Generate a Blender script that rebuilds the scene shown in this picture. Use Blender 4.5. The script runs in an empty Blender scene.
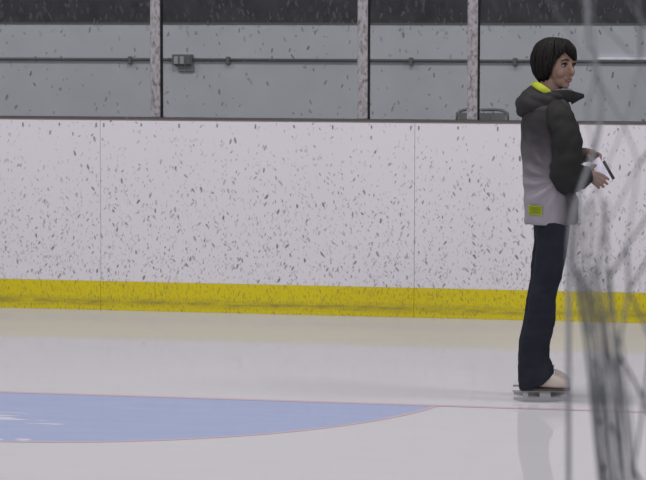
import bpy, bmesh, math, random
from mathutils import Vector, Matrix, noise
random.seed(7)
S = bpy.context.scene
C = S.collection
PI = math.pi

# ------------------------------------------------------------------ camera
F, YAW, PITCH, ROLL = 2569.4, -0.2007, 0.08325, 0.00162
CAM = Vector((3.3153, -14.377, 1.6574))
fw = Vector((math.sin(YAW) * math.cos(PITCH), math.cos(YAW) * math.cos(PITCH), -math.sin(PITCH)))
r0 = Vector((math.cos(YAW), -math.sin(YAW), 0)); u0 = r0.cross(fw)
rt = math.cos(ROLL) * r0 + math.sin(ROLL) * u0
up = -math.sin(ROLL) * r0 + math.cos(ROLL) * u0
cd = bpy.data.cameras.new('camera'); cam = bpy.data.objects.new('camera', cd); C.objects.link(cam)
m = Matrix((rt, up, -fw)).transposed().to_4x4(); m.translation = CAM
cam.matrix_world = m
cd.sensor_width = 36; cd.lens = F / 646 * 36; cd.clip_end = 200
cd.dof.use_dof = True; cd.dof.focus_distance = 11.6; cd.dof.aperture_fstop = cd.lens / 12.0
S.camera = cam
def ray(px, py): return fw * F + rt * (px - 323) - up * (py - 240)
def at_y(px, py, y):
    d = ray(px, py); return CAM + d * ((y - CAM.y) / d.y)
def at_z(px, py, z):
    d = ray(px, py); return CAM + d * ((z - CAM.z) / d.z)

S.view_settings.view_transform = 'Standard'; S.view_settings.look = 'None'
S.view_settings.exposure = -0.32; S.view_settings.gamma = 1.0
S.view_settings.use_curve_mapping = False

# ------------------------------------------------------------------ materials
def lin(c): return tuple((v / 255 / 12.92 if v / 255 <= .04045 else ((v / 255 + .055) / 1.055) ** 2.4) for v in c)
class NT:
    def __init__(s, name):
        s.m = bpy.data.materials.new(name); s.m.use_nodes = True
        s.t = s.m.node_tree; s.t.nodes.clear()
        s.out = s.n('ShaderNodeOutputMaterial')
    def n(s, typ, **kw):
        nd = s.t.nodes.new(typ)
        for k, v in kw.items(): setattr(nd, k, v)
        return nd
    def set(s, sock, v):
        if isinstance(v, bpy.types.NodeSocket): s.t.links.new(v, sock)
        elif isinstance(v, (tuple, list)) and sock.type == 'RGBA' and len(v) == 3: sock.default_value = (*v, 1)
        else: sock.default_value = v
    def math(s, op, a, b=0.0, c=None, clamp=False):
        nd = s.n('ShaderNodeMath', operation=op, use_clamp=clamp)
        s.set(nd.inputs[0], a); s.set(nd.inputs[1], b)
        if c is not None: s.set(nd.inputs[2], c)
        return nd.outputs[0]
    def vmath(s, op, a, b=(0, 0, 0)):
        nd = s.n('ShaderNodeVectorMath', operation=op); s.set(nd.inputs[0], a)
        if op == 'SCALE': s.set(nd.inputs['Scale'], b)
        else: s.set(nd.inputs[1], b)
        return nd.outputs[0]
    def mix(s, f, a, b):
        nd = s.n('ShaderNodeMix', data_type='RGBA')
        s.set(nd.inputs[0], f); s.set(nd.inputs[6], a); s.set(nd.inputs[7], b)
        return nd.outputs[2]
    def remap(s, v, a, b, c=0., d=1.):
        nd = s.n('ShaderNodeMapRange'); s.set(nd.inputs[0], v)
        for i, q in enumerate((a, b, c, d)): s.set(nd.inputs[i + 1], q)
        return nd.outputs[0]
    def noise(s, vec, scale, detail=3., rough=.5):
        nd = s.n('ShaderNodeTexNoise'); s.set(nd.inputs['Vector'], vec)
        nd.inputs['Scale'].default_value = scale; nd.inputs['Detail'].default_value = detail
        nd.inputs['Roughness'].default_value = rough
        return nd.outputs['Fac']
    def pos(s): return s.n('ShaderNodeNewGeometry').outputs['Position']
    def sep(s, v):
        nd = s.n('ShaderNodeSeparateXYZ'); s.set(nd.inputs[0], v); return nd.outputs
    def comb(s, x, y, z=0.):
        nd = s.n('ShaderNodeCombineXYZ')
        for i, q in enumerate((x, y, z)): s.set(nd.inputs[i], q)
        return nd.outputs[0]
    def bump(s, h, strength=.3, dist=.002):
        nd = s.n('ShaderNodeBump'); nd.inputs['Strength'].default_value = strength
        nd.inputs['Distance'].default_value = dist; s.set(nd.inputs['Height'], h); return nd.outputs[0]
    def bsdf(s, color, rough=.5, spec=.3, metal=0., normal=None, **kw):
        b = s.n('ShaderNodeBsdfPrincipled'); s.set(b.inputs['Base Color'], color)
        s.set(b.inputs['Roughness'], rough); b.inputs['Specular IOR Level'].default_value = spec
        b.inputs['Metallic'].default_value = metal
        if normal is not None: s.set(b.inputs['Normal'], normal)
        for k, v in kw.items(): s.set(b.inputs[k], v)
        return b.outputs[0]
    def done(s, sh): s.t.links.new(sh, s.out.inputs[0]); return s.m
    def marks(s, xz, scale, dens, la, wa, spread=1.0, seed=0.):
        """dashes left by pucks: one dash of random tilt, size and strength per cell"""
        wob = s.n('ShaderNodeTexNoise'); s.set(wob.inputs['Vector'], xz); wob.inputs['Scale'].default_value = 90
        p = s.vmath('ADD', xz, (seed, seed * .37, 0))
        p = s.vmath('ADD', p, s.vmath('SCALE', s.vmath('SUBTRACT', wob.outputs['Color'], (.5, .5, .5)), .006))
        v = s.n('ShaderNodeTexVoronoi', voronoi_dimensions='2D', feature='F1')
        s.set(v.inputs['Vector'], p); v.inputs['Scale'].default_value = scale
        d = s.vmath('SUBTRACT', p, v.outputs['Position'])
        cr = s.n('ShaderNodeSeparateColor'); s.set(cr.inputs[0], v.outputs['Color'])
        R, G, B = cr.outputs
        rot = s.n('ShaderNodeVectorRotate', rotation_type='Z_AXIS'); s.set(rot.inputs['Vector'], d)
        s.set(rot.inputs['Angle'], s.math('MULTIPLY', s.math('SUBTRACT', R, .5), 2 * spread))
        q = s.sep(rot.outputs[0])
        size = s.math('ADD', s.math('MULTIPLY', G, .9), .35)
        e = s.math('ADD', s.math('POWER', s.math('DIVIDE', q[0], s.math('MULTIPLY', size, wa)), 2.),
                   s.math('POWER', s.math('DIVIDE', q[1], s.math('MULTIPLY', size, la)), 2.))
        inside = s.remap(e, 1.25, .55)
        frac = s.math('FRACT', s.math('MULTIPLY', s.math('ADD', R, G), 7.31))
        on = s.math('LESS_THAN', B, dens)
        return s.math('MULTIPLY', s.math('MULTIPLY', inside, on), s.math('ADD', s.math('MULTIPLY', frac, .75), .25), clamp=True)

def plain(name, col, rough=.5, spec=.3, metal=0., nscale=40., namp=.12, bump=0.):
    t = NT(name); p = t.n('ShaderNodeTexCoord').outputs['Object']
    n = t.noise(p, nscale, 4.)
    c = t.mix(n, tuple(v * (1 - namp) for v in col), tuple(min(1, v * (1 + namp)) for v in col))
    return t.done(t.bsdf(c, rough, spec, metal, t.bump(n, bump) if bump else None))

def board_mat(name, col, low, kick=False):
    t = NT(name); P = t.pos(); q = t.sep(P); xz = t.comb(q[0], q[2])
    cl = t.remap(t.noise(P, 4.5, 3.), .3, .7, .6, 1.4)      # marks come in clusters
    if kick:
        d1 = t.math('MULTIPLY', cl, .55); d2 = t.remap(t.math('ABSOLUTE', t.math('SUBTRACT', q[2], .058)), .0, .04, .98, .25)
        a = t.marks(xz, 45, d1, .014, .0032, .45, 3.1); b = t.marks(xz, 70, d2, .015, .0035, .4, 9.7)
        c = t.marks(xz, 14, t.remap(t.math('ABSOLUTE', t.math('SUBTRACT', q[2], .055)), .0, .03, .3, .0), .004, .05, .15, 4.4)
        e = t.marks(xz, 60, .4, .008, .004, .8, 2.7)
    else:
        d1 = t.math('MULTIPLY', cl, t.remap(q[2], .2, 1.08, .46, .08)); d2 = t.math('MULTIPLY', cl, t.remap(q[2], .2, 1.05, .54, .10))
        a = t.marks(xz, 25, d1, .0155, .0058, .8, 1.3); b = t.marks(xz, 38, d2, .0105, .0042, 1.0, 6.4)
        c = t.marks(xz, 9, .14, .024, .0028, 1.2, 4.4)
        e = t.marks(xz, 52, t.math('MULTIPLY', d2, .9), .011, .0032, .7, 2.7)
    big = t.noise(P, 1.7, 2.)
    k = t.math('MAXIMUM', a, t.math('MAXIMUM', t.math('MULTIPLY', b, .8), t.math('MAXIMUM', t.math('MULTIPLY', c, .5), t.math('MULTIPLY', e, .5))))
    k = t.math('MULTIPLY', k, .8 if not kick else .62)
    if kick:                                                 # a rubbed band of dirt low on the plate
        sc = t.noise(t.vmath('MULTIPLY', P, (.8, 1, 7)), 7, 5., .7)
        band = t.math('MULTIPLY', t.remap(t.math('ABSOLUTE', t.math('SUBTRACT', q[2], .048)), .004, .034, 1., 0.), t.remap(sc, .40, .62, .08, .6))
        k = t.math('MAXIMUM', k, band)
    base = t.mix(big, col, low)
    return t.done(t.bsdf(t.mix(k, base, (.06, .058, .062)), .45, .25))
M = {}
M['board'] = board_mat('scuffed_white_board', (.60, .575, .615), (.57, .55, .59))
M['kick'] = board_mat('scuffed_yellow_kick_plate', (.56, .47, .008), (.50, .415, .008), True)
M['cap'] = plain('dark_grey_sill', (.075, .07, .075), .5, .3)
M['capline'] = plain('dull_bronze_strip', (.17, .14, .12), .5, .3)
M['screw'] = plain('dark_screw', (.20, .19, .20), .5, .3)
M['gasket'] = plain('black_rubber_gasket', (.008, .008, .009), .6, .2)

def ice_mat(name, color_fn):
    t = NT(name); P = t.pos(); q = t.sep(P)
    st = t.comb(t.math('MULTIPLY', q[0], .25), q[1]); n = t.noise(st, 9, 4.); big = t.noise(P, .8, 2.)
    c = color_fn(t, P, n, big)
    fine = t.noise(P, 60, 3.)
    return t.done(t.bsdf(c, .6, 0.0, **{'Coat Weight': .52, 'Coat Roughness': t.remap(fine, .3, .7, .035, .07), 'Coat IOR': 1.31}))
M['ice'] = ice_mat('rink_ice', lambda t, P, n, b: t.mix(t.math('MULTIPLY', t.math('ADD', n, b), .5), (.445, .44, .46), (.495, .485, .507)))
def crease_col(t, P, n, b):
    q = t.sep(P)
    s = t.noise(t.comb(t.math('MULTIPLY', q[0], .9), t.math('MULTIPLY', q[1], 4.5)), 3.2, 4., .6)
    leftness = t.remap(q[0], .45, -.35, -.14, .06)
    nearness = t.remap(t.math('ABSOLUTE', t.math('ADD', q[1], 4.15)), 0., .55, .05, -.12)
    snow = t.remap(t.math('ADD', s, t.math('ADD', leftness, nearness)), .575, .645)
    rag = t.noise(t.comb(q[0], t.math('MULTIPLY', q[1], 2.)), 7., 3.)
    rag = t.math('ADD', rag, t.math('ADD', t.remap(q[1], -4.45, -4.66, -.5, .0), t.remap(q[0], .35, -.1, -.3, .12)))
    snow = t.math('MAXIMUM', snow, t.remap(rag, .42, .50))
    return t.mix(snow, t.mix(n, (.25, .30, .47), (.295, .35, .525)), (.50, .50, .53))
M['crease'] = ice_mat('blue_ice_paint', crease_col)
M['red'] = ice_mat('thin_red_ice_paint', lambda t, P, n, b: t.mix(n, (.44, .315, .35), (.48, .37, .41)))

def glass_mat():
    t = NT('scuffed_rink_glass'); P = t.pos(); q = t.sep(P); xz = t.comb(q[0], q[2])
    a = t.marks(xz, 20, .24, .016, .0055, .6, 2.2); b = t.marks(xz, 14, .16, .010, .007, 1.6, 8.3)
    hi = t.remap(q[2], 1.58, 1.7, .0, .40)
    c = t.math('MAXIMUM', t.marks(xz, 28, hi, .024, .007, .5, 5.1), t.math('MULTIPLY', t.math('MULTIPLY', hi, 1.6), t.remap(t.noise(t.vmath('MULTIPLY', P, (1, 1, .6)), 34, 4., .65), .52, .72, 0., .8)))
    k = t.math('MAXIMUM', t.math('MULTIPLY', a, .55), t.math('MAXIMUM', t.math('MULTIPLY', b, .4), t.math('MULTIPLY', c, .42)))
    haze = t.remap(t.noise(P, 6, 4.), .3, .75, .0, .05)
    k = t.math('MAXIMUM', k, haze)
    tr = t.n('ShaderNodeBsdfTransparent'); tr.inputs[0].default_value = (.95, .955, .965, 1)
    gl = t.n('ShaderNodeBsdfGlossy'); gl.inputs['Roughness'].default_value = .04
    fr = t.n('ShaderNodeFresnel'); fr.inputs[0].default_value = 1.35
    m1 = t.n('ShaderNodeMixShader'); t.set(m1.inputs[0], fr.outputs[0]); t.set(m1.inputs[1], tr.outputs[0]); t.set(m1.inputs[2], gl.outputs[0])
    df = t.n('ShaderNodeBsdfDiffuse'); df.inputs[0].default_value = (.11, .108, .115, 1)
    m2 = t.n('ShaderNodeMixShader'); t.set(m2.inputs[0], k); t.set(m2.inputs[1], m1.outputs[0]); t.set(m2.inputs[2], df.outputs[0])
    return t.done(m2.outputs[0])
M['glass'] = glass_mat()
def post_mat():
    t = NT('scuffed_glass_post'); P = t.pos(); q = t.sep(P); xz = t.comb(q[0], q[2])
    a = t.marks(xz, 38, .8, .022, .009, .7, 1.9); n = t.noise(t.vmath('MULTIPLY', P, (1, 1, .5)), 48, 4., .65)
    k = t.math('MAXIMUM', t.math('MULTIPLY', a, .5), t.remap(n, .50, .66, 0., .9))
    return t.done(t.bsdf(t.mix(k, (.30, .285, .30), (.06, .05, .05)), .5, .3))
M['post'] = post_mat()
def wall_mat(name, c0, c1, sc=2.):
    t = NT(name); P = t.pos(); n = t.noise(P, sc, 5., .6); f = t.noise(P, 45, 3.)
    return t.done(t.bsdf(t.mix(n, c0, c1), .8, .15, normal=t.bump(f, .3, .003)))
M['wall'] = wall_mat('grey_painted_wall', (.46, .475, .50), (.50, .51, .535))
M['dark'] = wall_mat('dark_upper_wall', (.006, .006, .007), (.075, .075, .08), 9.)
M['edge'] = plain('olive_edge_strip', (.10, .10, .09), .6)
M['conduit'] = plain('grey_conduit', (.12, .12, .12), .5, .3)
M['box'] = plain('dark_grey_box', (.115, .12, .115), .5)
M['boxshade'] = plain('mid_grey_box_shadow', (.19, .197, .20), .5)
M['outlet'] = plain('pale_outlet', (.34, .35, .36), .5)
M['trunk'] = plain('pale_trunking', (.80, .78, .84), .5, namp=.2, nscale=15)
M['concrete'] = wall_mat('concrete_floor', (.16, .16, .17), (.22, .22, .23))
M['chrome'] = plain('brushed_steel_tube', (.30, .30, .29), .3, .5, .6)
M['seatpad'] = plain('grey_green_backrest', (.33, .34, .33), .6)
# person
def skin():
    t = NT('skin'); p = t.n('ShaderNodeTexCoord').outputs['Object']; n = t.noise(p, 30, 3.)
    return t.done(t.bsdf(t.mix(n, (.215, .13, .105), (.265, .165, .135)), .5, .3))
M['skin'] = skin()
def hairm():
    t = NT('dark_hair'); p = t.n('ShaderNodeTexCoord').outputs['Object']
    n = t.noise(t.vmath('MULTIPLY', p, (1, 1, .18)), 160, 3.)
    return t.done(t.bsdf(t.mix(n, (.005, .0042, .0042), (.014, .011, .0105)), .6, .12, normal=t.bump(n, .5, .003)))
M['hair'] = hairm()
def jacket_mat():
    t = NT('faded_grey_jacket'); p = t.n('ShaderNodeTexCoord').outputs['Object']; q = t.sep(p)
    n = t.noise(p, 14, 4.)
    z = t.math('ADD', q[2], t.math('MULTIPLY', t.math('SUBTRACT', n, .5), .10))
    f = t.remap(z, 1.21, .93); f = t.math('POWER', f, 1.45)
    front = t.remap(q[0], .045, .105)          # the front panel is charcoal like the sleeves
    c = t.mix(f, (.030, .027, .030), (.265, .245, .28))
    c = t.mix(t.math('MULTIPLY', front, .82), c, (.045, .043, .045))
    fine = t.noise(p, 220, 2.)
    return t.done(t.bsdf(c, .7, .2, normal=t.bump(fine, .15, .001)))
M['jacket'] = jacket_mat()
M['sleeve'] = plain('charcoal_sleeve', (.017, .0165, .017), .75, .2, nscale=18, namp=.3, bump=.1)
M['hood'] = plain('charcoal_hood', (.025, .023, .0245), .75, .2, nscale=18, namp=.25, bump=.1)
M['lime'] = plain('lime_lining', (.33, .385, .028), .6, .2)
M['inner'] = plain('grey_inner_collar', (.20, .19, .22), .8, .1)
def denim():
    t = NT('dark_denim'); p = t.n('ShaderNodeTexCoord').outputs['Object']; n = t.noise(p, 11, 4.); f = t.noise(p, 300, 2.)
    c = t.mix(n, (.007, .008, .012), (.022, .025, .036))
    return t.done(t.bsdf(c, .85, .15, normal=t.bump(f, .2, .001)))
M['denim'] = denim()
M['boot'] = plain('worn_white_boot', (.46, .40, .36), .5, .3, nscale=25, namp=.1)
M['sole'] = plain('brown_sole', (.06, .04, .032), .5, .3)
M['steel'] = plain('skate_steel', (.36, .36, .38), .4, .5, .3)
M['lace'] = plain('pale_lace', (.6, .58, .55), .8)
M['eyewhite'] = plain('eye_white', (.20, .18, .17), .3, .4)
M['iris'] = plain('dark_iris', (.02, .014, .01), .2, .5)
M['lip'] = plain('lip', (.20, .10, .085), .45)
M['paper'] = plain('white_paper', (.68, .64, .76), .6)
M['cover'] = plain('dark_cover', (.03, .03, .036), .5)
M['net'] = plain('grey_net_cord', (.105, .112, .118), .8, .1)
M['rope'] = plain('grey_border_rope', (.17, .175, .195), .8, .1)

# ------------------------------------------------------------------ mesh helpers
def link(name, me, mat, parent=None, smooth=False):
    o = bpy.data.objects.new(name, me); C.objects.link(o)
    if mat is not None and not me.materials: me.materials.append(mat)
    if smooth:
        for p in me.polygons: p.use_smooth = True
    if parent: o.parent = parent
    return o
def from_bm(name, bm, mat, parent=None, smooth=False):
    bmesh.ops.recalc_face_normals(bm, faces=bm.faces)
    me = bpy.data.meshes.new(name); bm.to_mesh(me); bm.free()
    return link(name, me, mat, parent, smooth)
def box(bm, a, b, bev=0., mtx=None):
    nb = bmesh.new(); bmesh.ops.create_cube(nb, size=1)
    for v in nb.verts: v.co = Vector([(a[i] + b[i]) / 2 + v.co[i] * (b[i] - a[i]) for i in range(3)])
    if bev: bmesh.ops.bevel(nb, geom=nb.edges[:], offset=bev, segments=2, affect='EDGES', profile=.5)
    if mtx: nb.transform(mtx)
    me = bpy.data.meshes.new('t'); nb.to_mesh(me); nb.free(); bm.from_mesh(me); bpy.data.meshes.remove(me)
def catmull(pts, n):
    if len(pts) < 3 or n < 2:
        return [Vector(p) for p in pts]
    P = [Vector(p) for p in pts]; P = [2 * P[0] - P[1]] + P + [2 * P[-1] - P[-2]]; out = []
    for i in range(1, len(P) - 2):
        a, b, c, d = P[i - 1:i + 3]
        for k in range(n):
            t = k / n
            out.append(.5 * (2 * b + (c - a) * t + (2 * a - 5 * b + 4 * c - d) * t * t + (3 * b - a - 3 * c + d) * t ** 3))
    out.append(P[-2]); return out
def tube(bm, pts, rad, seg=12, sub=6, cap=True, squash=1., disp=0.):
    """tube along points with per-point radius"""
    if not isinstance(rad, (list, tuple)): rad = [rad] * len(pts)
    P4 = catmull([Vector((*p, r)) if False else Vector((p[0], p[1], p[2], r)) for p, r in zip(pts, rad)], sub)
    pts = [Vector(p[:3]) for p in P4]; rad = [max(p[3], .0005) for p in P4]
    rings = []; nrm = None
    for i, p in enumerate(pts):
        t = (pts[min(i + 1, len(pts) - 1)] - pts[max(i - 1, 0)]).normalized()
        if nrm is None:
            a = Vector((0, 0, 1)) if abs(t.z) < .8 else Vector((0, 1, 0)); nrm = (a - t * a.dot(t)).normalized()
        else: nrm = (nrm - t * nrm.dot(t)).normalized()
        bi = t.cross(nrm); ring = []
        for k in range(seg):
            a = 2 * PI * k / seg
            d = nrm * math.cos(a) + bi * math.sin(a) * squash
            r = rad[i]
            if disp: r += disp * noise.noise((p + d * r) * 22) + disp * .6 * noise.noise((p + d * r) * 50)
            ring.append(bm.verts.new(p + d * r))
        rings.append(ring)
    for a, b in zip(rings, rings[1:]):
        for k in range(seg): bm.faces.new((a[k], a[(k + 1) % seg], b[(k + 1) % seg], b[k]))
    if cap:
        for ring, s in ((rings[0], -1), (rings[-1], 1)):
            bm.faces.new(ring if s > 0 else ring[::-1])
def ball(bm, c, r, seg=16, mtx=None):
    if not isinstance(r, (tuple, list)): r = (r, r, r)
    mm = Matrix.Translation(c) @ Matrix.Diagonal((*r, 1))
    if mtx: mm = mtx @ mm
    bmesh.ops.create_uvsphere(bm, u_segments=seg, v_segments=seg * 3 // 4, radius=1, matrix=mm)
def loft(bm, rings, cap=True):
    R = [[bm.verts.new(p) for p in r] for r in rings]; n = len(R[0])
    for a, b in zip(R, R[1:]):
        for k in range(n): bm.faces.new((a[k], a[(k + 1) % n], b[(k + 1) % n], b[k]))
    if cap: bm.faces.new(R[0][::-1]); bm.faces.new(R[-1])
def remeshed(name, bm, voxel, mat, parent, smooth_iter=4):
    """fuse overlapping shapes into one continuous skin"""
    o = from_bm(name + '_src', bm, mat)
    r = o.modifiers.new('r', 'REMESH'); r.mode = 'VOXEL'; r.voxel_size = voxel
    s = o.modifiers.new('s', 'SMOOTH'); s.factor = .5; s.iterations = smooth_iter
    dg = bpy.context.evaluated_depsgraph_get(); dg.update()
    me = bpy.data.meshes.new_from_object(o.evaluated_get(dg)); me.name = name
    bpy.data.objects.remove(o)
    me.materials.clear(); me.materials.append(mat)
    return link(name, me, None, parent, True)
def empty(name, loc=(0, 0, 0), rz=0., label=None, cat=None, group=None):
    o = bpy.data.objects.new(name, None); C.objects.link(o); o.location = loc; o.rotation_euler = (0, 0, rz)
    o.empty_display_size = .1
    return tag(o, label, cat, group)
def tag(o, label, cat, group=None, kind=None):
    if label: o['label'] = label
    if cat: o['category'] = cat
    if group: o['group'] = group
    if kind: o['kind'] = kind
    return o
def struct(name, bm, mat):
    o = from_bm(name, bm, mat); o['kind'] = 'structure'; return o

# ------------------------------------------------------------------ setting
ZS = .30                                     # floor level behind the boards
bm = bmesh.new(); box(bm, (-9, -17, -.12), (11, .02, 0)); struct('floor', bm, M['ice'])
bm = bmesh.new(); box(bm, (-9, .10, -.12), (11, 2.0, ZS)); struct('floor_walkway', bm, M['concrete'])
WY = 2.0
zt0 = at_y(20, 22.6, WY); zt1 = at_y(626, 26.0, WY)
ZT = (zt0.z + zt1.z) / 2
bm = bmesh.new(); box(bm, (-9, WY, -.12), (11, WY + .2, ZT)); struct('wall_back', bm, M['wall'])
bm = bmesh.new(); box(bm, (-9, WY + .03, ZT + .008), (11, WY + .2, 4.6)); struct('wall_back_upper', bm, M['dark'])
bm = bmesh.new(); box(bm, (-9, WY - .004, ZT - .004), (11, WY + .2, ZT + .010)); struct('trim_1', bm, M['edge'])

# ------------------------------------------------------------------ dasher boards
H, K = 1.109, .168
s1 = at_y(100.5, 200, 0).x; s2 = at_y(414.5, 200, 0).x
edges = [s1 - 4.5, s1, s2, s2 + 5.0]
DB = ['puck-scuffed white rink board with yellow kick plate, at the left end before the first seam',
      'middle puck-scuffed white rink board with yellow kick plate, between the two seams',
      'puck-scuffed white rink board with yellow kick plate, directly behind the person']
for i in range(3):
    a, b = edges[i], edges[i + 1]; cx = (a + b) / 2; w = (b - a) / 2 - .0007
    t = empty('dasher_board', (cx, 0, 0), 0, DB[i], 'rink board', 'dasher boards at the end of the rink')
    bm = bmesh.new(); box(bm, (-w, 0, K), (w, .045, H), .002); from_bm('panel', bm, M['board'], t)
    bm = bmesh.new(); box(bm, (-w, -.006, 0), (w, .05, K), .0012); from_bm('kick_plate', bm, M['kick'], t)
    n = int(2 * w / .222)
    for k in range(n + 1):
        x = -w + .022 + k * (2 * w - .044) / n
        bm = bmesh.new(); box(bm, (x - .0042, -.003, H - .040 + .006 * (k % 2)), (x + .0036, .002, H - .018), .001)
        from_bm('screw', bm, M['screw'], t)
    bm = bmesh.new(); box(bm, (-w, .05, 0), (w, .09, .95)); from_bm('backing_frame', bm, M['cap'], t)
t = empty('sill_rail', ((edges[0] + edges[3]) / 2, 0, H), 0, 'long dark grey sill rail along the top of the white boards', 'rail')
hw = (edges[3] - edges[0]) / 2
bm = bmesh.new(); box(bm, (-hw, -.004, .007), (hw, .10, .0165), .002); from_bm('rail_cap', bm, M['cap'], t)
bm = bmesh.new(); box(bm, (-hw, -.002, 0), (hw, .098, .007)); from_bm('edge_strip', bm, M['capline'], t)
ZG = H + .0165

# ------------------------------------------------------------------ glass and posts
PX = [-.61, .61, at_y(472, 60, .03).x, at_y(472, 60, .03).x + 1.22]
PL = ['scuffed pale glass post on the sill, leftmost of three', 'scuffed pale glass post above the middle board, right of the junction box',
      'scuffed pale glass post in front of the metal chair back, nearest to the person', '']
TOPZ = 2.6
for i, x in enumerate(PX[:3]):
    t = empty('glass_post', (x, .04, ZG), 0, PL[i], 'post', 'upright posts between the glass panes')
    bm = bmesh.new(); box(bm, (-.026, -.022, 0), (.034, .022, TOPZ - ZG), .006); from_bm('upright', bm, M['post'], t)
    bm = bmesh.new(); box(bm, (.0345, -.018, 0), (.042, .02, TOPZ - ZG), .003); from_bm('gasket', bm, M['gasket'], t)
GL = ['left-end rink glass pane with the grey wall and dark band behind it', 'wide rink glass pane in front of the junction box',
      'narrow rink glass pane between the second and third posts', 'rink glass pane behind the head of the person']
xs = [PX[0] - 4.4] + PX[:3] + [PX[2] + 4.4]
for i in range(4):
    a, b = xs[i] + .0475, xs[i + 1] - .0265
    bm = bmesh.new(); box(bm, (-(b - a) / 2, -.006, 0), ((b - a) / 2, .006, TOPZ - ZG))
    o = from_bm('rink_glass', bm, M['glass']); o.location = ((a + b) / 2, .04, ZG)
    tag(o, GL[i], 'glass pane', 'glass panes above the boards')

# ------------------------------------------------------------------ wall fittings
c0, c1 = at_y(20, 57.9, WY - .02), at_y(626, 62.4, WY - .02); cz = (c0.z + c1.z) / 2
t = empty('conduit', (0, WY - .02, cz), 0, 'thin dark grey horizontal conduit along the grey wall behind the glass', 'pipe')
bm = bmesh.new(); JX = at_y(182.5, 59.5, WY - .03).x; tube(bm, [(-4, 0, 0), (JX - .068, 0, 0)], .0090, 10, 1); tube(bm, [(JX + .068, 0, 0), (6, 0, 0)], .0090, 10, 1); from_bm('pipe', bm, M['conduit'], t, True)
for px in (130, 228, 411, 515):
    x = at_y(px, 60, WY - .02).x
    bm = bmesh.new(); box(bm, (x - .012, -.018, -.030), (x + .012, .02, .020), .004); from_bm('clip', bm, M['conduit'], t)
bx = at_y(182.5, 59.5, WY - .03)
t = empty('junction_box', (bx.x, WY, bx.z), 0, 'dark grey electrical box with two pale covers, on the conduit', 'electrical box')
U = 1 / 157.
bm = bmesh.new(); box(bm, (-10.5 * U, -.05, -5.3 * U), (10.5 * U, 0, 5.3 * U), .004); from_bm('housing', bm, M['box'], t)
for dx in (-6, .3):
    bm = bmesh.new(); box(bm, ((dx - 2.2) * U, -.058, -4.6 * U), ((dx + 2.2) * U, -.045, 3.2 * U), .003); from_bm('cover', bm, M['outlet'], t)
bm = bmesh.new(); box(bm, (5.2 * U, -.062, -4.8 * U), (9.0 * U, -.045, 4.8 * U), .004); from_bm('end_cap', bm, M['box'], t)
bm = bmesh.new(); box(bm, (-5.2 * U, -.018, -12.4 * U), (11.5 * U, 0, -5.0 * U), .003); from_bm('box_shadow', bm, M['boxshade'], t)  # grey slab shaped as the shadow the box casts down the wall
a = at_y(597, 59.0, WY); b = at_y(700, 60.0, WY)
bm = bmesh.new(); box(bm, (0, -.03, -.0045), (b.x - a.x, 0, .012), .003)
o = from_bm('cable_trunking', bm, M['trunk']); o.location = (a.x, WY, at_y(620, 59.3, WY - .03).z)
tag(o, 'pale strip of cable trunking on the wall just above the conduit, right of the person', 'trunking')

# tubular chair whose back shows above the boards
CY = .62
l = at_y(457, 112, CY); r = at_y(508, 112, CY); top = at_y(482, 110, CY).z; w = (r.x - l.x) / 2
t = empty('metal_chair', ((l.x + r.x) / 2, CY, ZS), 0, 'metal chair with a rounded tubular back showing just above the boards', 'chair')
hz = top - ZS
bm = bmesh.new(); tube(bm, [(-w, 0, 0), (-w, 0, hz * .5), (-w, 0, hz - .06), (-w + .012, 0, hz - .018), (-w + .05, 0, hz), (0, 0, hz), (w - .05, 0, hz), (w - .012, 0, hz - .018), (w, 0, hz - .06), (w, 0, hz * .5), (w, 0, 0)], .0085, 10, 5)
from_bm('back_frame', bm, M['chrome'], t, True)
bm = bmesh.new(); box(bm, (-w + .012, -.008, hz * .62), (w - .014, .008, hz - .016), .006); from_bm('backrest', bm, M['seatpad'], t)
bm = bmesh.new(); box(bm, (-w + .01, 0, hz * .50), (w - .01, .40, hz * .54), .012); from_bm('seat', bm, M['seatpad'], t)
for s in (-1, 1):
    bm = bmesh.new(); tube(bm, [(s * (w - .02), .37, hz * .5), (s * w, .40, 0)], .0085, 10, 1); from_bm('leg', bm, M['chrome'], t, True)

# ------------------------------------------------------------------ ice paint
GY = -3.35
def ice_sheet(name, polys, z, mat):
    bm = bmesh.new()
    for p in polys: bm.faces.new([bm.verts.new((x, y, z)) for x, y in p])
    return from_bm(name, bm, mat)
ga, gb = at_z(20, 392, 0), at_z(626, 412.2, 0)
def gy(x): return GY
o = ice_sheet('goal_line', [[(-5, GY - .022), (6, GY - .022), (6, GY + .022), (-5, GY + .022)]], .0012, M['red'])
tag(o, 'thin red goal line painted across the ice, running past the skates', 'painted line')
ccx, ccy, cr = -.10, GY + .40, 1.745
a0 = math.asin(.40 / cr); arc = []
N = 96
for k in range(N + 1):
    a = -a0 - (PI - 2 * a0) * k / N
    arc.append((ccx + cr * math.cos(a), ccy + cr * math.sin(a)))
o = ice_sheet('goal_crease', [[(x, min(y, GY - .022)) for x, y in arc]], .0006, M['crease'])
tag(o, 'pale blue goal crease painted on the ice at lower left', 'painted marking')
wd = .026
ring = [[arc[k], arc[k + 1], (ccx + (arc[k + 1][0] - ccx) * (1 - wd / cr), ccy + (arc[k + 1][1] - ccy) * (1 - wd / cr)),
         (ccx + (arc[k][0] - ccx) * (1 - wd / cr), ccy + (arc[k][1] - ccy) * (1 - wd / cr))] for k in range(N)]
ol = ice_sheet('crease_outline', ring, .0009, M['red']); ol.parent = o; ol['label'] = 'thin red curved outline'

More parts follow.
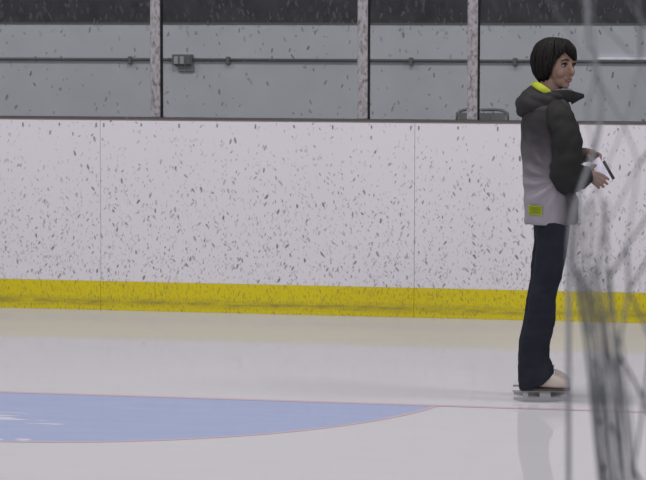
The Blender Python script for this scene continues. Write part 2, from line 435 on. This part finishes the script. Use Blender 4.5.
# ------------------------------------------------------------------ person
RZ = -YAW
foot = at_z(540, 401, 0)
off = Matrix.Rotation(RZ, 3, 'Z') @ Vector((0, .085, 0))
pl = empty('person', (foot.x + off.x, foot.y + off.y, 0), RZ,
           'person in a grey jacket and dark jeans standing on the ice in white skates', 'person')
def X(px): return (px - 540) / 227.
def Z(py): return (401.5 - py) / 227.
def sup(cx, rx, cy, ry, n, k, seg):
    a = 2 * PI * k / seg; c, s = math.cos(a), math.sin(a)
    return (cx + rx * math.copysign(abs(c) ** (2 / n), c), cy + ry * math.copysign(abs(s) ** (2 / n), s))
def interp(tab, z):
    if z <= tab[0][0]: return tab[0][1:]
    for a, b in zip(tab, tab[1:]):
        if z <= b[0]:
            t = (z - a[0]) / (b[0] - a[0]); t = t * t * (3 - 2 * t) * .5 + t * .5
            return [p + (q - p) * t for p, q in zip(a[1:], b[1:])]
    return tab[-1][1:]

# body: one continuous skin (head, neck, trunk, arms, hands, legs)
bm = bmesh.new()
HC = Vector((.062, -.004, 1.490)); HM = Matrix.Translation(HC) @ Matrix.Rotation(-math.radians(46), 4, 'Z') @ Matrix.Rotation(math.radians(4), 4, 'Y')
for c, r in (((-.012, 0, .028), (.088, .071, .080)), ((.034, 0, -.012), (.053, .058, .082)), ((.034, 0, -.066), (.046, .044, .038)),
             ((.064, 0, -.088), (.018, .020, .016)), ((.058, .033, -.030), (.024, .022, .026)), ((.058, -.033, -.030), (.024, .022, .026)),
             ((.076, .026, .017), (.012, .022, .008)), ((.076, -.026, .017), (.012, .022, .008)), ((.078, 0, -.060), (.013, .022, .013)),
             ((-.004, .072, -.008), (.017, .009, .030)), ((-.004, -.072, -.008), (.017, .009, .030))):
    ball(bm, c, r, 20, HM)
nose = [HM @ Vector(p) for p in ((.080, 0, .012), (.092, 0, -.010), (.101, 0, -.027), (.086, 0, -.036))]
tube(bm, nose, [.007, .009, .0125, .009], 10, 4)
tube(bm, [HM @ Vector((-.012, 0, -.03)), (.045, 0, 1.40), (.040, 0, 1.33), (.04, 0, 1.24)], [.055, .050, .055, .085], 18, 5)
# trunk
rings = []
for z, cx, rx, ry in ((.74, .05, .06, .12), (.80, .05, .075, .14), (.90, .045, .075, .13), (1.0, .04, .08, .13), (1.12, .035, .09, .145), (1.22, .035, .08, .15), (1.29, .035, .06, .13)):
    rings.append([(*sup(cx, rx, 0, ry, 2.2, k, 24), z) for k in range(24)])
loft(bm, rings)
ARM_N = [(.055, -.165, 1.275), (.092, -.185, 1.13), (.092, -.185, 1.003), (.150, -.15, 1.002), (.198, -.115, 1.002)]
ARM_F = [(.055, .165, 1.275), (.085, .19, 1.14), (.092, .185, 1.045), (.150, .14, 1.075), (.205, .085, 1.088)]
tube(bm, ARM_N, [.045, .040, .034, .032, .024], 14, 5)
tube(bm, ARM_F, [.045, .040, .034, .032, .024], 14, 5)
def finger(pts, r): tube(bm, pts, r, 10, 4)
# near hand: back of the hand faces the camera, fingers bend down and around the notebook
tube(bm, [(.186, -.120, 1.004), (.205, -.114, 1.001), (.232, -.112, .997)], [.022, .027, .026], 14, 5, squash=.5)
for p in ([(.226, -.112, 1.016), (.252, -.118, 1.010), (.276, -.116, .997), (.294, -.104, .984)],
          [(.230, -.113, 1.001), (.254, -.120, .991), (.274, -.117, .976), (.287, -.104, .964)],
          [(.228, -.112, .987), (.248, -.119, .974), (.262, -.115, .961), (.271, -.104, .951)],
          [(.220, -.110, .976), (.235, -.115, .963), (.245, -.112, .953), (.251, -.104, .946)]):
    finger(p, [.0095, .0078, .0072, .006])
finger([(.200, -.106, 1.014), (.213, -.092, 1.032), (.228, -.076, 1.043), (.240, -.064, 1.046)], [.013, .0105, .009, .0075])
# far hand, above: holds the top edge, fingers across
tube(bm, [(.203, .087, 1.088), (.224, .070, 1.086), (.244, .050, 1.083)], [.023, .028, .024], 14, 5, squash=.6)
for i in range(4):
    dz = .010 - i * .012
    finger([(.236, .055, 1.084 + dz), (.256, .034, 1.082 + dz), (.266, .010, 1.076 + dz), (.262, -.010, 1.070 + dz)], [.010, .009, .008, .0065])
finger([(.218, .060, 1.078), (.226, .036, 1.066), (.240, .016, 1.060)], [.012, .0105, .008])
# legs
LEGC = [(.052, 0, .76), (.042, 0, .62), (.012, 0, .47), (-.002, 0, .34), (-.028, 0, .17), (-.04, 0, .10)]
for s, y in ((-1, -.08), (1, .08)):
    tube(bm, [(p[0], y, p[2]) for p in LEGC], [.058, .052, .044, .046, .036, .032], 16, 5)
    tube(bm, [(-.045, y, .105), (.02, y, .095), (.085, y, .085)], [.03, .028, .022], 12, 4)
body = remeshed('body', bm, .0035, M['skin'], pl, 3)

# eyes, brows, lips
def headpart(name, fn, mat, parent):
    b = bmesh.new(); fn(b); return from_bm(name, b, mat, parent, True)
for s in (-1, 1):
    e = headpart('eye', lambda b: ball(b, (.0725, s * .030, .001), (.0115, .0145, .0085), 14, HM), M['eyewhite'], pl)
    headpart('iris', lambda b: ball(b, (.0795, s * .029, .001), (.0055, .0080, .0080), 12, HM), M['iris'], e)
    headpart('eyelid', lambda b: tube(b, [HM @ Vector(p) for p in ((.074, s * .046, .002), (.083, s * .038, .009), (.087, s * .028, .010), (.083, s * .016, .004))], [.0015, .003, .003, .0015], 8, 4), M['hair'], e)
    headpart('eyebrow', lambda b: tube(b, [HM @ Vector(p) for p in ((.076, s * .048, .020), (.088, s * .034, .027), (.091, s * .016, .023))], [.0015, .0035, .003], 8, 4), M['hair'], pl)
headpart('lips', lambda b: (tube(b, [HM @ Vector(p) for p in ((.079, .022, -.061), (.0895, .008, -.058), (.0895, -.008, -.058), (.079, -.022, -.061))], [.0015, .0042, .0042, .0015], 8, 4),
                            tube(b, [HM @ Vector(p) for p in ((.079, .020, -.063), (.089, .007, -.067), (.089, -.007, -.067), (.079, -.020, -.063))], [.0015, .0045, .0045, .0015], 8, 4)), M['lip'], pl)

# hair: shell around the skull, open at the face
def hair_bottom(a):
    """height of the lower hair edge for azimuth a (0 = face, degrees)"""
    tab = [(-180, -.105), (-110, -.112), (-80, -.100), (-67, -.072), (-57, -.024), (-47, .012), (-36, .032), (-19, .057), (-6, .042), (14, .022), (34, .008), (50, -.02), (70, -.07), (110, -.105), (180, -.105)]
    for (p, u), (q, v) in zip(tab, tab[1:]):
        if p <= a <= q: return u + (v - u) * (a - p) / (q - p)
bm = bmesh.new(); NA, NB = 144, 26
outer, inner, LOC = [], [], []
for i in range(NA):
    az = -180 + 360 * i / NA; A = math.radians(az)
    zb = hair_bottom(az) + .016 * noise.noise(Vector((i * .45, 3.3, 0))) + .006 * noise.noise(Vector((i * .21, 8.3, 0)))
    co, ci = [], []; LOC.append([])
    for j in range(NB + 1):
        f = j / NB
        ztop = .103
        # go from the crown down to the lower edge
        sgn = math.sin(PI / 2 * (1 - f)) if f < .5 else None
        e = PI / 2 - f * (PI / 2 - math.asin(max(-1, min(1, zb / .1125))))
        cz = (ztop if e > 0 else .1125) * math.sin(e); ch = math.cos(e)
        ch = math.cos(e) ** .74 if cz > 0 else math.sqrt(max(.1, 1 - (cz / .116) ** 2))
        strand = 1 + (.02 + .05 * f) * noise.noise(Vector((az * .11 + j * .05, j * .08, 1.7))) + (.008 + .035 * f) * noise.noise(Vector((az * .33 + j * .1, j * .10, 5.1)))
        rx = .105
        rxx, ryy = rx, .085
        base = Vector((-.010 + rxx * ch * math.cos(A) * strand, ryy * ch * math.sin(A) * strand, .014 + cz * strand))
        LOC[-1].append(base.copy())
        th = .020 if f < .93 else .020 - .012 * (f - .93) / .07
        dirv = (base - Vector((-.01, 0, .0))).normalized()
        co.append(bm.verts.new(HM @ base)); ci.append(bm.verts.new(HM @ (base - dirv * th)))
    outer.append(co); inner.append(ci)
for i in range(NA):
    k = (i + 1) % NA
    for j in range(NB):
        bm.faces.new((outer[i][j], outer[i][j + 1], outer[k][j + 1], outer[k][j]))
        bm.faces.new((inner[i][j], inner[k][j], inner[k][j + 1], inner[i][j + 1]))
    bm.faces.new((outer[i][NB], inner[i][NB], inner[k][NB], outer[k][NB]))
bmesh.ops.remove_doubles(bm, verts=bm.verts, dist=.0004)
lr = random.Random(5)
for n_ in range(84):
    az = -180 + 360 * n_ / 84 + lr.uniform(-3, 3); sw = lr.uniform(-14, 14); f0 = lr.uniform(.12, .55); f1 = lr.uniform(.90, 1.06)
    pts = []
    for k in range(6):
        f = f0 + (f1 - f0) * k / 5; A2 = az + sw * k / 5; A2 = (A2 + 180) % 360 - 180
        i = int((A2 + 180) / 360 * NA) % NA; j = f * NB
        j0 = min(NB - 1, int(j)); p0 = LOC[i][j0]; p1 = LOC[i][j0 + 1]; p = p0 + (p1 - p0) * (j - j0)
        d = (p - Vector((-.01, 0, 0))).normalized()
        pts.append(HM @ (p + d * (-.001 + .0005 * k / 5 + lr.uniform(-.002, .002))))
    tube(bm, pts, [.002, .0065, .0085, .0085, .0065, .0015], 7, 3)
hr = from_bm('hair', bm, M['hair'], pl, True); hr['label'] = 'short dark brown hair with a parted fringe'

# jacket
TOR = [(.785, -.066, .166, .150), (.80, -.068, .170, .155), (.87, -.070, .166, .160), (.98, -.074, .158, .158), (1.10, -.085, .152, .165), (1.18, -.087, .150, .172),
       (1.25, -.082, .143, .178), (1.295, -.072, .132, .168), (1.33, -.052, .118, .125), (1.355, -.022, .108, .088), (1.372, -.008, .100, .074)]
def tor(z):
    a, b, w = interp(TOR, z); return (a + b) / 2, (b - a) / 2, w
bm = bmesh.new(); rings = []; NS = 64; NZ = 70
for i in range(NZ + 1):
    z = .785 + (1.372 - .785) * i / NZ; cx, rx, ry = tor(z); ring = []
    for k in range(NS):
        x, y = sup(cx, rx, 0, ry, 2.5, k, NS)
        d = Vector((x - cx, y, 0)).normalized(); p = Vector((x, y, z))
        fade = min(1, (1.33 - z) / .1) if z > 1.23 else 1
        # folds that radiate from the bent elbow, and soft sagging wrinkles
        e = Vector((x - .07, z - 1.00)); ang = math.atan2(e.y, e.x); L = e.length
        f1 = .010 * math.sin(ang * 13 + 8 * L) * math.exp(-((L - .10) / .06) ** 2) * (1 if y < 0 else .3)
        f2 = .005 * noise.noise(Vector((x * 9, y * 9, z * 16))) + .003 * noise.noise(Vector((x * 22, y * 22, z * 30)))
        ring.append(p + d * (f1 + f2) * max(0, fade))
    rings.append(ring)
loft(bm, rings)
jk = from_bm('jacket', bm, M['jacket'], pl, True); jk['label'] = 'hooded jacket fading from charcoal shoulders to light grey hem'
# sleeves
bm = bmesh.new(); tube(bm, [(.045, -.118, 1.305), (.066, -.160, 1.262), (.094, -.185, 1.18), (.098, -.190, 1.09), (.092, -.188, 1.010), (.118, -.170, .990), (.155, -.146, .997), (.190, -.121, 1.005)],
                       [.042, .060, .066, .066, .064, .064, .058, .044], 28, 8, True, 1., .008)
o = from_bm('sleeve', bm, M['sleeve'], jk, True); o['label'] = 'charcoal sleeve of the near arm'
bm = bmesh.new(); tube(bm, [(.045, .118, 1.305), (.066, .160, 1.262), (.090, .190, 1.18), (.092, .195, 1.10), (.095, .186, 1.045), (.125, .160, 1.058), (.165, .125, 1.073), (.203, .088, 1.082)],
                       [.042, .060, .062, .060, .056, .050, .042, .032], 28, 8, True, 1., .006)
o = from_bm('sleeve', bm, M['sleeve'], jk, True); o['label'] = 'charcoal sleeve of the far arm'
for p, q, r in (((.186, -.122, 1.0045), (.197, -.116, 1.005), .041), ((.198, .092, 1.081), (.213, .079, 1.084), .032)):
    bm = bmesh.new(); tube(bm, [p, q], r, 20, 1); from_bm('cuff', bm, M['cover'], jk, True)
# hood lying on the back
bm = bmesh.new()
def arc_tube(x, z, r, w, zd, disp):
    tube(bm, [(x + .125, -w * .80, z - zd), (x + .085, -w, z - zd * .7), (x + .040, -w * .92, z - zd * .3), (x + .010, -w * .55, z), (x, 0, z), (x + .010, w * .55, z), (x + .040, w * .92, z - zd * .3), (x + .085, w, z - zd * .7), (x + .125, w * .8, z - zd)],
         [r * .4, r * .68, r * .88, r, r, r, r * .88, r * .68, r * .4], 20, 7, True, 1., disp)
arc_tube(-.040, 1.368, .026, .112, .022, .003)
arc_tube(-.056, 1.340, .036, .122, .020, .005)
arc_tube(-.070, 1.312, .042, .118, .004, .006)
tube(bm, [(-.066, -.060, 1.296), (-.078, 0, 1.284), (-.066, .060, 1.296)], [.026, .034, .026], 18, 6, True, 1., .005)
remeshed('hood', bm, .005, M['hood'], jk, 3)
bm = bmesh.new()
tube(bm, [(.040, -.104, 1.356), (.020, -.118, 1.370), (-.010, -.112, 1.388), (-.028, -.070, 1.400), (-.030, 0, 1.402), (-.028, .07, 1.400), (-.006, .110, 1.388), (.034, .104, 1.356)],
     [.008, .014, .017, .016, .015, .015, .014, .008], 18, 7, True, .55)
o = from_bm('hood_lining', bm, M['lime'], jk, True); o['label'] = 'bright lime hood lining'
# collar
bm = bmesh.new()
tube(bm, [(.030, -.088, 1.352), (.080, -.084, 1.352), (.120, -.060, 1.350), (.142, -.030, 1.346), (.150, .0, 1.344), (.142, .03, 1.346), (.120, .06, 1.35), (.06, .085, 1.352)],
     [.024, .026, .026, .024, .024, .024, .026, .022], 18, 6, True, .6, .003)
tube(bm, [(.125, -.050, 1.342), (.155, -.050, 1.348), (.186, -.046, 1.351)], [.030, .020, .008], 14, 5, True, .5)
from_bm('collar', bm, M['sleeve'], jk, True)
bm = bmesh.new()
tube(bm, [(.060, -.064, 1.368), (.100, -.054, 1.368), (.126, -.028, 1.364), (.130, .01, 1.362), (.11, .05, 1.364)], [.012, .016, .018, .018, .014], 14, 5, True, .6)
from_bm('inner_collar', bm, M['inner'], jk, True)
# lime patch near the hem, laid on the near side of the jacket
def patch(x0, x1, z0, z1, off):
    bm = bmesh.new(); g = []
    for i in range(9):
        row = []
        for j in range(7):
            x = x0 + (x1 - x0) * i / 8; z = z0 + (z1 - z0) * j / 6; cx, rx, ry = tor(z)
            u = min(.9999, abs((x - cx) / rx)); y = -ry * (1 - u ** 2.5) ** (1 / 2.5)
            nx = (x - cx) / rx * .5
            row.append(bm.verts.new((x + off * nx * 1.2, y - off, z)))
        g.append(row)
    for i in range(8):
        for j in range(6): bm.faces.new((g[i][j], g[i + 1][j], g[i + 1][j + 1], g[i][j + 1]))
    bmesh.ops.solidify(bm, geom=bm.faces[:], thickness=.003)
    return bm
o = from_bm('reflective_patch', patch(-.056, -.003, .830, .872, .007), M['lime'], jk, True); o['label'] = 'small lime patch near the jacket hem'

# jeans: two legs and hips
LEG = [(.085, -.093, .062), (.12, -.095, .057), (.176, -.097, .041), (.25, -.088, .041), (.36, -.066, .066), (.45, -.053, .066), (.49, -.043, .074), (.56, -.033, .095), (.64, -.026, .110), (.71, -.020, .118), (.80, -.022, .130)]
HWY = [(.085, .062), (.176, .056), (.30, .056), (.49, .062), (.64, .074), (.80, .080)]
LEGY = [(.085, .082), (.80, .074)]
def leg(bm, s, dx):
    rings = []
    for i in range(46):
        z = .088 + (.80 - .088) * i / 45; a, b = interp(LEG, z); hy, = interp(HWY, z); cy, = interp(LEGY, z)
        sl = max(0, 1 - (z - .088) / .16)
        d = dx * max(0, 1 - z / .6)
        ring = []
        for k in range(36):
            x, y = sup((a + b) / 2, (b - a) / 2, 0, hy, 2.3, k, 36)
            w = .004 * noise.noise(Vector((x * 12, y * 12 + s * 7, z * 14))) + .003 * noise.noise(Vector((x * 20, y * 20 + s * 9, z * 45)))
            dd = Vector((x - (a + b) / 2, y)).normalized()
            zz = z + sl * (-.033 + .9 * max(0, x + .02))
            ring.append((x + d + dd.x * w, s * cy + y + dd.y * w, zz))
        rings.append(ring)
    loft(bm, rings)
bm = bmesh.new(); leg(bm, -1, 0); leg(bm, 1, .012)
loft(bm, [[(*sup(.052, rx, 0, ry, 2.4, k, 36), z) for k in range(36)] for z, rx, ry in ((.70, .060, .10), (.74, .074, .136), (.80, .080, .136), (.86, .076, .130))])
jn = remeshed('jeans', bm, .0055, M['denim'], pl, 2); jn['label'] = 'dark blue jeans with flared hems'

# figure skates
def skate(y, dx):
    sk = bpy.data.objects.new('ice_skate', None); C.objects.link(sk); sk.parent = pl; sk.location = (dx - .006, y, 0); sk.scale = (.95, 1, 1)
    sk.empty_display_size = .1
    # boot: rings across the foot, heel to toe
    bm = bmesh.new(); rings = []
    for x, hw, z0, zt in ((-.085, .018, .075, .13), (-.078, .028, .066, .19), (-.050, .034, .062, .215), (-.012, .035, .060, .205), (.018, .036, .060, .165), (.045, .038, .058, .140), (.075, .041, .056, .122), (.105, .040, .056, .110), (.128, .033, .057, .098), (.142, .018, .060, .086)):
        ring = []
        for k in range(20):
            yy, zz = sup(0, hw, (z0 + zt) / 2, (zt - z0) / 2, 2.6, k, 20); ring.append((x, yy, zz))
        rings.append(ring)
    loft(bm, rings); from_bm('boot', bm, M['boot'], sk, True)
    bm = bmesh.new()
    out = [(-.088, .022), (-.06, .033), (-.02, .030), (.02, .031), (.07, .041), (.11, .040), (.138, .024), (.147, 0.)]
    lo = [(x, -w) for x, w in out] + [(x, w) for x, w in out[-2::-1]]
    loft(bm, [[(x, yv, .050) for x, yv in lo], [(x, yv, .060) for x, yv in lo]])
    box(bm, (-.088, -.026, .047), (-.022, .026, .068), .006)
    from_bm('sole', bm, M['sole'], sk)
    bl = bmesh.new()
    box(bl, (-.122, -.004, .040), (.147, .004, .049), .001)          # upper bar with plates
    box(bl, (-.085, -.02, .046), (-.03, .02, .050)); box(bl, (.03, -.024, .046), (.12, .024, .050))
    pr = [(-.118, .006), (-.09, .0015), (0, 0), (.09, .0012), (.128, .006), (.150, .020), (.152, .036), (.146, .036), (.135, .016), (-.118, .016)]
    fA = [bl.verts.new((x, -.002, z)) for x, z in pr]; fB = [bl.verts.new((x, .002, z)) for x, z in pr]
    bl.faces.new(fA); bl.faces.new(fB[::-1])
    for i in range(len(pr)):
        k = (i + 1) % len(pr); bl.faces.new((fA[i], fA[k], fB[k], fB[i]))
    box(bl, (-.074, -.003, .012), (-.050, .003, .044)); box(bl, (.004, -.003, .012), (.056, .003, .044)); box(bl, (.128, -.003, .014), (.140, .003, .044))
    from_bm('blade', bl, M['steel'], sk)
    bm = bmesh.new()
    for i in range(5):
        x = .012 + i * .014; z = .172 - i * .0098
        tube(bm, [(x, -.024, z - .010), (x + .003, 0, z + .004), (x, .024, z - .010)], .0026, 8, 4)
    from_bm('laces', bm, M['lace'], sk, True)
skate(-.084, 0); skate(.086, .014)

# notebook held in both hands
nb = empty('notebook', tuple(pl.matrix_basis @ Vector((.2685, -.040, 1.018))), 0, 'small white notebook with a dark cover, held in both hands', 'notebook')
nb.rotation_mode = 'QUATERNION'
ax = Vector((.50, 0, -.866)); wx = Vector((.50, .80, .32)); wx = (wx - ax * wx.dot(ax)).normalized(); nn = ax.cross(wx)
nb.rotation_quaternion = Matrix.Rotation(RZ, 4, 'Z').to_quaternion() @ Matrix((ax, wx, nn)).transposed().to_quaternion()
bm = bmesh.new(); box(bm, (-.060, -.050, -.004), (.060, .034, .004), .001); from_bm('pages', bm, M['paper'], nb)
s_ = 1 if (Matrix.Rotation(RZ, 3, 'Z') @ nn).y > 0 else -1
bm = bmesh.new(); box(bm, (-.030, -.046, s_ * .004), (.062, .070, s_ * .010), .001); from_bm('cover', bm, M['cover'], nb)

# ------------------------------------------------------------------ netting near the camera, out of focus
NY = CAM.y + 2.75
nt = empty('hanging_net', tuple(at_y(600, 240, NY))[:2] + (0,), 0, 'out-of-focus dark grey net hanging close by at the right edge', 'net')
base = Vector(nt.location)
def W(px, py): return at_y(px, py, NY) - base
EDGE = [(-420, 508), (-100, 518), (0, 538), (40, 568), (100, 581), (200, 577), (270, 573), (330, 583), (480, 599), (760, 622), (1500, 660), (3000, 690)]
def edge(py):
    for (a, u), (b, v) in zip(EDGE, EDGE[1:]):
        if a <= py <= b: return u + (v - u) * (py - a) / (b - a)
    return EDGE[-1][1]
# column c -> offset from the edge: wide diamonds above, gathered below
def col_x(c, py):
    g = max(0., min(1., (py - 100) / 230.)); g = g * g * (3 - 2 * g)
    wide = c * 21.0
    tight = 8.5 * min(c, 4) + max(0, c - 4) * 12.5
    return edge(py) + 4 + wide * (1 - g) + tight * g
ROW = 55.; zmin = -440; NC = 14
def node(c, r):
    rr = random.Random(c * 131 + r)
    py = zmin + r * ROW + (c * 17) % 23 + rr.uniform(-6, 6)
    p = W(col_x(c, py) + rr.uniform(-3, 3), py)
    p.y += .03 * math.sin(c * 1.9 + r * .25) + rr.uniform(-.01, .01)
    return p
rows = 0
while W(600, zmin + (rows + 1.6) * ROW).z > .03: rows += 1
net = bmesh.new()
for r in range(rows):
    for c in range(NC):
        if (c + r) % 2: continue
        a = node(c, r)
        for dc in (-1, 1):
            if not 0 <= c + dc < NC: continue
            b = node(c + dc, r + 1)
            tube(net, [a, (a + b) / 2 + Vector((0, .006, 0)), b], .0008 if c < 4 else .0016, 6, 2, False)
from_bm('netting', net, M['net'], nt, True)
# the loose edge of the net, bunched into long folds
fold = bmesh.new(); rr = random.Random(11)
YS = [150, 200, 270, 330, 400, 480, 600, 760, 1000, 1300, 1600, 1950, 2300]
for k in range(26):
    u = k / 25. + rr.uniform(-.03, .03); ph = rr.uniform(0, 6)
    start = rr.choice((1, 2, 2, 3, 3))
    pts = []
    for py in YS[start:]:
        spread = 38 if py < 300 else 33
        p = W(edge(py) + 2 + (max(0., u) ** 1.15) * spread + 1.6 * math.sin(ph + py * .017), py); p.y += .02 * math.sin(k * 2.3)
        if p.z > .02: pts.append(p)
    tube(fold, pts, .0009, 6, 4)
pts = [W(edge(py) + 1.5, py) for py in YS[1:] if W(600, py).z > .02]
tube(fold, pts, .0022, 8, 4)
from_bm('gathered_fold', fold, M['net'], nt, True)
rp = bmesh.new()
pts = [(588, -440), (587, 0), (594, 52), (601, 105), (594, 150), (581, 188), (571, 225), (568.7, 270), (568.5, 360), (568.5, 480), (569, 800), (570, 1500), (572, 2300)]
q = [at_y(*p, NY + .03) - base for p in pts]; q = [p for p in q if p.z > 0.0]
tube(rp, q, .0027, 10, 8)
from_bm('border_rope', rp, M['rope'], nt, True)

# ------------------------------------------------------------------ light: arena lamps overhead, an added fill row, and a grey hall
w = bpy.data.worlds.new('world'); S.world = w; w.use_nodes = True
bg = w.node_tree.nodes['Background']; bg.inputs[0].default_value = (.86, .88, 1., 1); bg.inputs[1].default_value = .38
for x in (-5, 1, 7):
    for y, pw in ((-24, 330), (-15, 330), (-3.5, 230)):  # last row is unseen, added to brighten the ice near the boards
        ld = bpy.data.lights.new('arena_fill_lamp', 'AREA'); ld.shape = 'RECTANGLE'; ld.size = 2.4; ld.size_y = 1.2
        ld.energy = pw; ld.color = (1, .965, .95)
        lo = bpy.data.objects.new('arena_fill_lamp', ld); C.objects.link(lo); lo.location = (x, y, 6.5)
        lo.rotation_euler = (math.radians(25 if y < -10 else 0), 0, 0)
